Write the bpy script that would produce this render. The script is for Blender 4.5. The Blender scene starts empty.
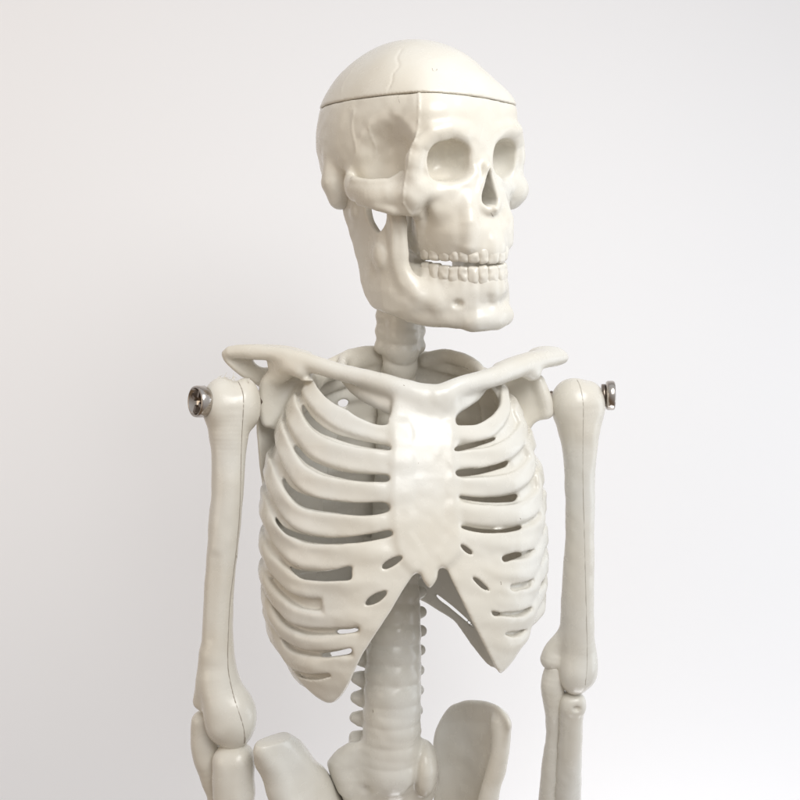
import bpy, math, random
import numpy as np
from mathutils import Vector

# ------------------------------------------------------------------ units
# modelling unit = one photo pixel at the skeleton's depth = 0.25 mm
S = 0.00025
D = 900.0            # camera distance in modelling units
F32 = np.float32
rng = np.random.RandomState(7)


def P(px, py, Y):
    k = (D + Y) / D
    return np.array([(px - 400.0) * k, Y, (400.0 - py) * k])


def V3(*a):
    return np.array(a, float)


def cr(pts, n=6, closed=False):
    """Catmull-Rom through rows of any width."""
    p = np.array(pts, float)
    m = len(p)
    out = []
    rngi = range(m if closed else m - 1)
    for i in rngi:
        if closed:
            a, b, c, d = p[(i - 1) % m], p[i], p[(i + 1) % m], p[(i + 2) % m]
        else:
            b, c = p[i], p[i + 1]
            a = p[i - 1] if i > 0 else 2 * b - c
            d = p[i + 2] if i + 2 < m else 2 * c - b
        for t in np.arange(n) / n:
            out.append(0.5 * ((2 * b) + (c - a) * t + (2 * a - 5 * b + 4 * c - d) * t * t + (3 * b - a - 3 * c + d) * t ** 3))
    if not closed:
        out.append(p[-1])
    return np.array(out)


# ------------------------------------------------------------------ 2-D outlines
class Poly:
    """signed distance of a closed outline, kept as a raster (positive outside)."""

    def __init__(self, pts, smooth=5, pad=26, step=1.0):
        q = cr(pts, smooth, True) if smooth else np.array(pts, float)
        self.lo = q.min(0) - pad
        self.hi = q.max(0) + pad
        self.step = step
        xs = np.arange(self.lo[0], self.hi[0] + step, step)
        ys = np.arange(self.lo[1], self.hi[1] + step, step)
        X, Y = np.meshgrid(xs, ys, indexing='ij')
        dist = np.full(X.shape, 1e9)
        ins = np.zeros(X.shape, bool)
        n = len(q)
        for i in range(n):
            a, b = q[i], q[(i + 1) % n]
            e = b - a
            wx, wy = X - a[0], Y - a[1]
            t = np.clip((wx * e[0] + wy * e[1]) / max(e @ e, 1e-9), 0, 1)
            dist = np.minimum(dist, (wx - e[0] * t) ** 2 + (wy - e[1] * t) ** 2)
            if abs(e[1]) > 1e-9:
                c = ((a[1] <= Y) != (b[1] <= Y)) & (X < a[0] + (Y - a[1]) * e[0] / e[1])
                ins ^= c
        d = np.sqrt(dist)
        self.r = np.where(ins, -d, d).astype(F32)

    def __call__(self, x, y):
        i = np.clip((x - self.lo[0]) / self.step, 0, self.r.shape[0] - 1.001)
        j = np.clip((y - self.lo[1]) / self.step, 0, self.r.shape[1] - 1.001)
        i0 = i.astype(np.int32)
        j0 = j.astype(np.int32)
        a = i - i0
        b = j - j0
        r = self.r
        return (r[i0, j0] * (1 - a) + r[i0 + 1, j0] * a) * (1 - b) + (r[i0, j0 + 1] * (1 - a) + r[i0 + 1, j0 + 1] * a) * b


# ------------------------------------------------------------------ distance fields
class Field:
    def __init__(self, lo, hi, h, M=None, O=None):
        self.lo = np.array(lo, float)
        self.h = h
        self.n = np.ceil((np.array(hi, float) - self.lo) / h).astype(int) + 1
        self.g = [(self.lo[i] + h * np.arange(self.n[i])).astype(F32) for i in range(3)]
        self.f = np.full(self.n, 1e3, F32)
        self.lab = np.zeros(self.n, np.int16)
        self.M = np.eye(3) if M is None else M
        self.O = np.zeros(3) if O is None else O

    def sl(self, lo, hi):
        a = np.clip(np.floor((np.array(lo) - self.lo) / self.h).astype(int), 0, self.n)
        b = np.clip(np.ceil((np.array(hi) - self.lo) / self.h).astype(int) + 1, 0, self.n)
        return tuple(slice(i, j) for i, j in zip(a, b))

    def grids(self, s):
        return (self.g[0][s[0]][:, None, None], self.g[1][s[1]][None, :, None], self.g[2][s[2]][None, None, :])

    def pix(self, x, y, z):
        M, O = self.M, self.O
        wx = x * M[0, 0] + y * M[1, 0] + z * M[2, 0] + O[0]
        wy = x * M[0, 1] + y * M[1, 1] + z * M[2, 1] + O[1]
        wz = x * M[0, 2] + y * M[1, 2] + z * M[2, 2] + O[2]
        k = D / (D + wy)
        return 400 + wx * k, 400 - wz * k, wy, 1.0 / k

    def comb(self, s, d, k, op, lab=None):
        f = self.f[s]
        d = np.broadcast_to(d, f.shape)
        if op == 'add':
            if lab is not None:
                self.lab[s][d < f] = lab
            if k > 0:
                h = np.clip(0.5 + 0.5 * (f - d) / k, 0, 1)
                r = d * h + f * (1 - h) - k * h * (1 - h)
            else:
                r = np.minimum(f, d)
        else:
            e = -d if op == 'sub' else d
            if k > 0:
                h = np.clip(0.5 - 0.5 * (f - e) / k, 0, 1)
                r = e * h + f * (1 - h) + k * h * (1 - h)
            else:
                r = np.maximum(f, e)
        self.f[s] = r

    def fn(self, fun, lo, hi, k=0, op='add', lab=None):
        s = self.sl(np.array(lo) - k - 3 * self.h, np.array(hi) + k + 3 * self.h)
        if any(q.stop <= q.start for q in s):
            return
        self.comb(s, fun(*self.grids(s)).astype(F32), k, op, lab)

    def ell(self, c, r, k=0, op='add', R=None, p=2.0, lab=None):
        c = np.array(c, float)
        r = np.array(r, float)
        ext = r if R is None else np.full(3, r.max())
        R_ = None if R is None else np.array(R, float)

        def fun(x, y, z):
            x, y, z = x - c[0], y - c[1], z - c[2]
            if R_ is not None:
                x, y, z = [x * R_[i, 0] + y * R_[i, 1] + z * R_[i, 2] for i in range(3)]
            if p == 2.0:
                k0 = np.sqrt((x / r[0]) ** 2 + (y / r[1]) ** 2 + (z / r[2]) ** 2)
                k1 = np.sqrt((x / r[0] ** 2) ** 2 + (y / r[1] ** 2) ** 2 + (z / r[2] ** 2) ** 2)
                return np.where(k0 < 1e-4, -r.min(), k0 * (k0 - 1) / np.maximum(k1, 1e-7))
            k0 = (np.abs(x / r[0]) ** p + np.abs(y / r[1]) ** p + np.abs(z / r[2]) ** p) ** (1 / p)
            rr = np.sqrt(x * x + y * y + z * z)
            return np.where(k0 < 1e-4, -r.min(), rr * (1 - 1 / np.maximum(k0, 1e-4)))
        self.fn(fun, c - ext, c + ext, k, op, lab)

    def box(self, c, hs, rd, k=0, op='add', R=None, lab=None):
        c = np.array(c, float)
        hs = np.array(hs, float)
        ext = hs if R is None else np.full(3, np.linalg.norm(hs))

        def fun(x, y, z):
            x, y, z = x - c[0], y - c[1], z - c[2]
            if R is not None:
                x, y, z = [x * R[i, 0] + y * R[i, 1] + z * R[i, 2] for i in range(3)]
            a, b, e = np.abs(x) - hs[0] + rd, np.abs(y) - hs[1] + rd, np.abs(z) - hs[2] + rd
            return np.sqrt(np.maximum(a, 0) ** 2 + np.maximum(b, 0) ** 2 + np.maximum(e, 0) ** 2) + np.minimum(np.maximum(np.maximum(a, b), e), 0) - rd
        self.fn(fun, c - ext, c + ext, k, op, lab)

    def tube(self, pts, rad, k=0, op='add', sq=None, lab=None, off=0.0):
        """round cones along a polyline; sq = (axis, factor) stretches the section along that axis."""
        p = np.array(pts, float)
        r = np.broadcast_to(np.array(rad, float), (len(p),)) + off
        fac = 1.0 if sq is None else sq[1]
        m = r.max() * max(fac, 1) + k + 3 * self.h
        S_ = self.sl(p.min(0) - m, p.max(0) + m)
        if any(q.stop <= q.start for q in S_):
            return
        shape = [q.stop - q.start for q in S_]
        d = np.full(shape, 1e3, F32)
        if sq is not None:
            n = np.array(sq[0], float)
            n /= np.linalg.norm(n)
            T = np.eye(3) + np.outer(n, n) * (1 / fac - 1)
        for i in range(len(p) - 1):
            a, b, ra, rb = p[i], p[i + 1], r[i], r[i + 1]
            mm = max(ra, rb) * max(fac, 1) + k + 3 * self.h
            s = self.sl(np.minimum(a, b) - mm, np.maximum(a, b) + mm)
            if any(q.stop <= q.start for q in s):
                continue
            x, y, z = self.grids(s)
            x, y, z = x - F32(a[0]), y - F32(a[1]), z - F32(a[2])
            e = b - a
            if sq is not None:
                q = x * F32(n[0]) + y * F32(n[1]) + z * F32(n[2])
                c_ = F32(1 / fac - 1)
                x, y, z = x + q * F32(n[0] * c_), y + q * F32(n[1] * c_), z + q * F32(n[2] * c_)
                e = T @ e
            t = np.clip((x * F32(e[0]) + y * F32(e[1]) + z * F32(e[2])) / F32(max(e @ e, 1e-6)), 0, 1)
            q = np.sqrt((x - t * F32(e[0])) ** 2 + (y - t * F32(e[1])) ** 2 + (z - t * F32(e[2])) ** 2) - (F32(ra) + t * F32(rb - ra))
            ss = tuple(slice(u.start - v.start, u.stop - v.start) for u, v in zip(s, S_))
            d[ss] = np.minimum(d[ss], q)
        self.comb(S_, d, k, op, lab)

    def pxtube(self, rows, n=5, k=0, op='add', sq=None, lab=None):
        """rows of (px, py, depth, radius in photo px)."""
        q = cr(rows, n)
        pts = np.array([P(a, b, c) for a, b, c, _ in q])
        rad = q[:, 3] * (D + q[:, 2]) / D
        self.tube(pts, rad, k, op, sq, lab)

    def pxplate(self, poly, depth, thick, rd=4, k=0, op='add', lab=None, slope=None, smooth=5, yr=(-200, 250)):
        """an outline (in photo px) standing at its own depth surface, with real thickness."""
        po = poly if isinstance(poly, Poly) else Poly(poly, smooth)
        lo2, hi2 = po.lo + 20, po.hi - 20
        cs = np.array([P(a, b, y) for a in (lo2[0], hi2[0]) for b in (lo2[1], hi2[1]) for y in yr])

        def fun(x, y, z):
            px, py, wy, kk = self.pix(x, y, z)
            px, py, wy, kk = np.broadcast_arrays(px, py, wy, kk)
            d2 = po(px, py) * kk + rd
            y0 = depth(px, py)
            th = thick(px, py) if callable(thick) else thick
            if slope is None:
                e = 1.0
                gx = (depth(px + e, py) - depth(px - e, py)) / (2 * e)
                gy = (depth(px, py + e) - depth(px, py - e)) / (2 * e)
                nn = 1 / np.sqrt(1 + gx * gx + gy * gy)
            else:
                nn = slope
            w = np.abs(wy - y0) * nn - th / 2 + rd
            return np.sqrt(np.maximum(d2, 0) ** 2 + np.maximum(w, 0) ** 2) + np.minimum(np.maximum(d2, w), 0) - rd
        self.fn(fun, cs.min(0), cs.max(0), k, op, lab)

    def noise(self, amp, cell, seed=0):
        r = np.random.RandomState(seed)
        n = [int(self.n[i] * self.h / cell) + 3 for i in range(3)]
        a = r.uniform(-1, 1, n).astype(F32)
        for ax in range(3):
            u = np.arange(self.n[ax]) * self.h / cell
            i = u.astype(int)
            t = (u - i)
            t = (t * t * (3 - 2 * t)).astype(F32)
            sh = [1, 1, 1]
            sh[ax] = -1
            t = t.reshape(sh)
            a = np.take(a, i, ax) * (1 - t) + np.take(a, i + 1, ax) * t
        self.f += a * amp

    # ---- first hit of the camera ray through a photo pixel
    def sample(self, q):
        u = (q - self.lo) / self.h
        u = np.clip(u, 0, np.array(self.n) - 1.001)
        i = u.astype(int)
        t = u - i
        r = 0
        for a in (0, 1):
            for b in (0, 1):
                for c in (0, 1):
                    w = (t[:, 0] if a else 1 - t[:, 0]) * (t[:, 1] if b else 1 - t[:, 1]) * (t[:, 2] if c else 1 - t[:, 2])
                    r = r + w * self.f[i[:, 0] + a, i[:, 1] + b, i[:, 2] + c]
        return r

    def hit(self, px, py, y0=-200, y1=200):
        Y = np.arange(y0, y1, 0.5)
        kk = (D + Y) / D
        w = np.stack([(px - 400) * kk, Y, (400 - py) * kk], 1)
        q = (w - self.O) @ self.M.T
        ins = np.all((q > self.lo) & (q < self.lo + self.h * (np.array(self.n) - 1)), 1)
        f = np.where(ins, self.sample(q), 1e3)
        i = np.argmax(f < 0)
        return q[i] if f[i] < 0 else None

    def ontrace(self, pts, n=5):
        out = []
        for a, b in cr(pts, n):
            h = self.hit(a, b)
            if h is not None:
                out.append(h)
        return np.array(out)

    def mesh(self, smooth=1, iso=0.0):
        """naive surface nets."""
        f = self.f - F32(iso)
        f[0], f[-1] = 1e2, 1e2
        f[:, 0], f[:, -1] = 1e2, 1e2
        f[:, :, 0], f[:, :, -1] = 1e2, 1e2
        ins = f < 0
        c = np.zeros(np.array(f.shape) - 1, np.int8)
        nx, ny, nz = f.shape
        for a in (0, 1):
            for b in (0, 1):
                for e in (0, 1):
                    c += ins[a:nx - 1 + a, b:ny - 1 + b, e:nz - 1 + e]
        act = np.argwhere((c > 0) & (c < 8))
        idx = np.full(c.shape, -1, np.int64)
        idx[tuple(act.T)] = np.arange(len(act))
        corner = [(a, b, e) for a in (0, 1) for b in (0, 1) for e in (0, 1)]
        val = {q: np.clip(f[act[:, 0] + q[0], act[:, 1] + q[1], act[:, 2] + q[2]], -6 * self.h, 6 * self.h) for q in corner}
        acc = np.zeros((len(act), 3))
        cnt = np.zeros(len(act))
        for q in corner:
            for ax in range(3):
                if q[ax] == 0:
                    q2 = tuple(1 if i == ax else q[i] for i in range(3))
                    va, vb = val[q], val[q2]
                    m = (va < 0) != (vb < 0)
                    t = np.where(m, va / np.where(m, va - vb, 1), 0)
                    pt = np.tile(np.array(q, float), (len(act), 1))
                    pt[:, ax] = t
                    acc += pt * m[:, None]
                    cnt += m
        V = act + acc / cnt[:, None]
        Q = []
        for ax in range(3):
            o1, o2 = (ax + 1) % 3, (ax + 2) % 3
            sa = [slice(None)] * 3
            sb = [slice(None)] * 3
            sa[ax] = slice(0, -1)
            sb[ax] = slice(1, None)
            A, B = ins[tuple(sa)], ins[tuple(sb)]
            e = np.argwhere(A != B)
            ok = (e[:, o1] > 0) & (e[:, o2] > 0) & (e[:, o1] < f.shape[o1] - 1) & (e[:, o2] < f.shape[o2] - 1)
            e = e[ok]
            flip = ins[tuple(e.T)]
            d1 = np.zeros(3, int)
            d2 = np.zeros(3, int)
            d1[o1] = 1
            d2[o2] = 1
            q = np.stack([idx[tuple((e - d1 - d2).T)], idx[tuple((e - d2).T)], idx[tuple(e.T)], idx[tuple((e - d1).T)]], 1)
            q = np.where(flip[:, None], q, q[:, ::-1])
            Q.append(q)
        Q = np.concatenate(Q)
        lab = self.lab[act[:, 0], act[:, 1], act[:, 2]]
        V = V * self.h + self.lo
        E = np.concatenate([Q[:, [0, 1]], Q[:, [1, 2]], Q[:, [2, 3]], Q[:, [3, 0]]])
        E = np.concatenate([E, E[:, ::-1]])
        deg = np.maximum(np.bincount(E[:, 0], minlength=len(V)), 1)
        for lam in ([0.55, -0.5] * smooth):
            m = np.stack([np.bincount(E[:, 0], V[E[:, 1], i], len(V)) for i in range(3)], 1) / deg[:, None]
            V = V + (m - V) * lam
        V = V @ self.M + self.O
        return V, Q, lab


# ------------------------------------------------------------------ objects
col = bpy.context.scene.collection


def link(name, me, mat, parent):
    o = bpy.data.objects.new(name, me)
    col.objects.link(o)
    if mat is not None:
        me.materials.append(mat)
    if parent is not None:
        o.parent = parent
        if parent.type == 'EMPTY':
            o.location = -parent.location
    return o


def mkmesh(name, V, Q, normals=None):
    me = bpy.data.meshes.new(name)
    V = np.asarray(V) * S
    me.vertices.add(len(V))
    me.vertices.foreach_set('co', np.ascontiguousarray(V, F32).ravel())
    Q = np.asarray(Q)
    me.loops.add(Q.size)
    me.loops.foreach_set('vertex_index', np.ascontiguousarray(Q, np.int32).ravel())
    me.polygons.add(len(Q))
    me.polygons.foreach_set('loop_start', np.arange(0, Q.size, Q.shape[1], dtype=np.int32))
    me.update(calc_edges=True)
    me.polygons.foreach_set('use_smooth', np.ones(len(Q), bool))
    me.validate()
    if normals is not None:
        me.normals_split_custom_set_from_vertices([tuple(n) for n in normals])
    me.update()
    return me


def vnormals(V, Q):
    n = np.cross(V[Q[:, 2]] - V[Q[:, 0]], V[Q[:, 3]] - V[Q[:, 1]])
    N = np.zeros_like(V)
    for j in range(4):
        for i in range(3):
            N[:, i] += np.bincount(Q[:, j], n[:, i], len(V))
    return N / np.maximum(np.linalg.norm(N, axis=1), 1e-9)[:, None]


def emit(name, field, mat, parent, smooth=1):
    V, Q, _ = field.mesh(smooth)
    return link(name, mkmesh(name, V, Q), mat, parent)


def emit_split(field, names, mat, parent, smooth=1):
    """one blended surface cut into its parts; the parts keep the normals of the whole."""
    V, Q, lab = field.mesh(smooth)
    N = vnormals(V, Q)
    L = np.sort(lab[Q], axis=1)[:, 1]
    out = {}
    for l in np.unique(L):
        q = Q[L == l]
        u, inv = np.unique(q, return_inverse=True)
        o = link(names[l], mkmesh(names[l], V[u], inv.reshape(q.shape), N[u]), mat, parent)
        out[int(l)] = o
    return out


def tubemesh(pts, rad, seg=8, caps=True):
    p = np.array(pts, float)
    r = np.broadcast_to(np.array(rad, float), (len(p),))
    V, Q = [], []
    t = np.gradient(p, axis=0)
    t /= np.maximum(np.linalg.norm(t, axis=1), 1e-9)[:, None]
    u = np.cross(t[0], V3(0.3, 0.5, 0.81))
    u /= np.linalg.norm(u)
    for i in range(len(p)):
        u = u - t[i] * (u @ t[i])
        u /= np.linalg.norm(u)
        v = np.cross(t[i], u)
        for j in range(seg):
            a = 2 * math.pi * j / seg
            V.append(p[i] + r[i] * (math.cos(a) * u + math.sin(a) * v))
    for i in range(len(p) - 1):
        for j in range(seg):
            k = (j + 1) % seg
            Q.append((i * seg + j, i * seg + k, (i + 1) * seg + k, (i + 1) * seg + j))
    return np.array(V), np.array(Q)
WORLD = 0.70
KEY = ((350, -520, 480), (330, 330), 0.11)
WIN = ((1700, 200, -150), (900, 1200), 0.38)
LEFT = ((-1300, -100, 900), (1500, 1500), 0.15)
# ------------------------------------------------------------------ materials
def new_mat(name):
    m = bpy.data.materials.new(name)
    m.use_nodes = True
    nt = m.node_tree
    return m, nt, nt.nodes['Principled BSDF']


def plastic(name, base, rough=0.235):
    m, nt, b = new_mat(name)
    N = nt.nodes.new
    tc = N('ShaderNodeTexCoord')
    n1 = N('ShaderNodeTexNoise')
    n1.inputs['Scale'].default_value = 90
    n1.inputs['Detail'].default_value = 3
    ramp = N('ShaderNodeValToRGB')
    e = ramp.color_ramp.elements
    e[0].position, e[1].position = 0.3, 0.7
    e[0].color = (base[0] * 0.95, base[1] * 0.935, base[2] * 0.91, 1)
    e[1].color = (base[0], base[1], base[2], 1)
    nt.links.new(tc.outputs['Object'], n1.inputs['Vector'])
    nt.links.new(n1.outputs['Fac'], ramp.inputs['Fac'])
    n4 = N('ShaderNodeTexNoise')
    n4.inputs['Scale'].default_value = 22
    n4.inputs['Detail'].default_value = 2
    nt.links.new(tc.outputs['Object'], n4.inputs['Vector'])
    r4 = N('ShaderNodeValToRGB')
    e4 = r4.color_ramp.elements
    e4[0].position, e4[1].position = 0.38, 0.64
    e4[0].color, e4[1].color = (1.0, 0.965, 0.91, 1), (1, 1, 1, 1)
    nt.links.new(n4.outputs['Fac'], r4.inputs['Fac'])
    mx = N('ShaderNodeMix')
    mx.data_type, mx.blend_type = 'RGBA', 'MULTIPLY'
    mx.inputs[0].default_value = 1.0
    nt.links.new(ramp.outputs['Color'], mx.inputs[6])
    nt.links.new(r4.outputs['Color'], mx.inputs[7])
    nt.links.new(mx.outputs[2], b.inputs['Base Color'])
    n2 = N('ShaderNodeTexNoise')
    n2.inputs['Scale'].default_value = 260
    n2.inputs['Detail'].default_value = 4
    nt.links.new(tc.outputs['Object'], n2.inputs['Vector'])
    mr = N('ShaderNodeMapRange')
    mr.inputs['To Min'].default_value = rough - 0.10
    mr.inputs['To Max'].default_value = rough + 0.14
    nt.links.new(n2.outputs['Fac'], mr.inputs['Value'])
    nt.links.new(mr.outputs['Result'], b.inputs['Roughness'])
    bp = N('ShaderNodeBump')
    bp.inputs['Strength'].default_value = 0.16
    bp.inputs['Distance'].default_value = 0.0003
    n3 = N('ShaderNodeTexNoise')
    n3.inputs['Scale'].default_value = 420
    n3.inputs['Detail'].default_value = 3
    nt.links.new(tc.outputs['Object'], n3.inputs['Vector'])
    nt.links.new(n3.outputs['Fac'], bp.inputs['Height'])
    nt.links.new(bp.outputs['Normal'], b.inputs['Normal'])
    b.inputs['IOR'].default_value = 1.5
    return m


def flat_mat(name, colr, rough=0.5, metal=0.0):
    m, nt, b = new_mat(name)
    b.inputs['Base Color'].default_value = (*colr, 1)
    b.inputs['Roughness'].default_value = rough
    b.inputs['Metallic'].default_value = metal
    return m


def setup(mats):
    sc = bpy.context.scene
    w = bpy.data.worlds.new('World')
    sc.world = w
    w.use_nodes = True
    nt = w.node_tree
    bg = nt.nodes['Background']
    # room light: bright, cool window side to the right and above; dim, warm room to the left and below
    tc = nt.nodes.new('ShaderNodeTexCoord')
    dot = nt.nodes.new('ShaderNodeVectorMath')
    dot.operation = 'DOT_PRODUCT'
    dot.inputs[1].default_value = (0.62, -0.25, 0.74)
    nt.links.new(tc.outputs['Generated'], dot.inputs[0])
    mr = nt.nodes.new('ShaderNodeMapRange')
    mr.inputs['From Min'].default_value = -1
    mr.inputs['From Max'].default_value = 1
    nt.links.new(dot.outputs['Value'], mr.inputs['Value'])
    ramp = nt.nodes.new('ShaderNodeValToRGB')
    e = ramp.color_ramp.elements
    e[0].position, e[0].color = 0.27, (0.29, 0.21, 0.145, 1)
    e[1].position, e[1].color = 0.9, (0.97, 0.99, 1.03, 1)
    nt.links.new(mr.outputs['Result'], ramp.inputs['Fac'])
    nt.links.new(ramp.outputs['Color'], bg.inputs['Color'])
    bg.inputs['Strength'].default_value = WORLD
    cam = bpy.data.cameras.new('camera')
    co = bpy.data.objects.new('camera', cam)
    col.objects.link(co)
    cam.angle = 2 * math.atan(400 / D)
    cam.clip_start, cam.clip_end = 0.005, 20
    co.location = (0, -D * S, 0)
    co.rotation_euler = (math.radians(90), 0, 0)
    sc.camera = co
    vs = sc.view_settings
    vs.view_transform, vs.look, vs.exposure, vs.gamma = 'Standard', 'None', 0.07, 1

    def area(name, loc, target, size, energy, color, shape='RECTANGLE'):
        l = bpy.data.lights.new(name, 'AREA')
        l.shape = shape
        l.size, l.size_y = size[0] * S, size[1] * S
        l.energy = energy
        l.color = color
        o = bpy.data.objects.new(name, l)
        col.objects.link(o)
        o.location = Vector(loc) * S
        o.rotation_euler = (Vector(target) - Vector(loc)).to_track_quat('-Z', 'Y').to_euler()
        return o
    area('window_light', KEY[0], (20, 0, 60), KEY[1], KEY[2], (1.0, 1.0, 0.99), 'ELLIPSE')
    area('side_window_light', WIN[0], (500, 700, -100), WIN[1], WIN[2], (0.84, 0.92, 1.0))
    area('added_left_wall_light', LEFT[0], (-1200, 1300, 700), LEFT[1], LEFT[2], (1.0, 0.88, 0.76))  # added lamp, washes the upper left of the wall; no known source
    area('big_window_light', (380, -1000, 600), (20, 0, 60), (620, 640), 0.42, (1.0, 1.0, 0.99))
    area('added_low_wall_light', (500, 250, -1500), (300, 700, -300), (900, 500), 0.43, (0.97, 0.98, 1.0))  # added lamp below, brightens the lower right wall; there is no table
    area('added_warm_fill', (-1150, -750, 50), (-100, 0, -50), (800, 800), 0.18, (1.0, 0.86, 0.70))  # added warm fill for the jaw, ribs and left-hand arm
    # wall
    V = np.array([(-9000, 700, -6000), (9000, 700, -6000), (9000, 700, 9000), (-9000, 700, 9000)], float)
    wall = link('backdrop', mkmesh('backdrop', V, np.array([[0, 1, 2, 3]])), mats['wall'], None)
    wall['kind'] = 'structure'
# ------------------------------------------------------------------ skull (local frame: x to photo right, f forward, z up)
def head_frame(psi=40, pit=9, rol=11):
    psi, pit, rol = map(math.radians, (psi, pit, rol))
    c, s = math.cos(psi), math.sin(psi)
    lat, fwd, up = V3(c, s, 0), V3(s, -c, 0), V3(0, 0, 1)
    f2 = fwd * math.cos(pit) - up * math.sin(pit)
    u2 = up * math.cos(pit) + fwd * math.sin(pit)
    l3 = lat * math.cos(rol) + u2 * math.sin(rol)
    u3 = u2 * math.cos(rol) - lat * math.sin(rol)
    return np.array([l3, f2, u3])


HM = head_frame()
HO = V3(15, 0, 218)


def HL(px, py, ax, val):
    """photo pixel -> head-local point on the plane where local axis ax equals val."""
    d = HM @ V3((px - 400) / D, 1, (400 - py) / D)
    o = HM @ (V3(0, -D, 0) - HO)
    return o + d * (val - o[ax]) / d[ax]


def mir(p):
    q = np.array(p, float)
    q[..., 0] *= -1
    return q


def both(fun, p, *a, **k):
    fun(np.array(p, float), *a, **k)
    fun(mir(p), *a, **k)


CUT = lambda x, y, z: z - (77.0 - 0.103 * (x + 60) + 0.024 * (y - 73))


def braincase(F):
    F.ell((0, -5, 38), (81, 100, 94))
    F.ell((0, -24, 40), (84, 77, 82), 10)
    F.ell((0, -28, 8), (70, 66, 36), 14)
    F.box((0, 45, 38), (65, 50, 46), 27, 16)
    F.ell((0, 16, 58), (69, 78, 62), 16)


def mark(name, field, px, r, mat, parent):
    """a tiny scratch or speck of dirt lying on the surface."""
    t = field.ontrace(px, 4)
    if len(t) < 3:
        return
    t = t @ field.M + field.O
    V, Q = tubemesh(t, np.r_[0.08, np.full(len(t) - 2, r), 0.08], 6)
    return link(name, mkmesh(name, V, Q), mat, parent)


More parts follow.
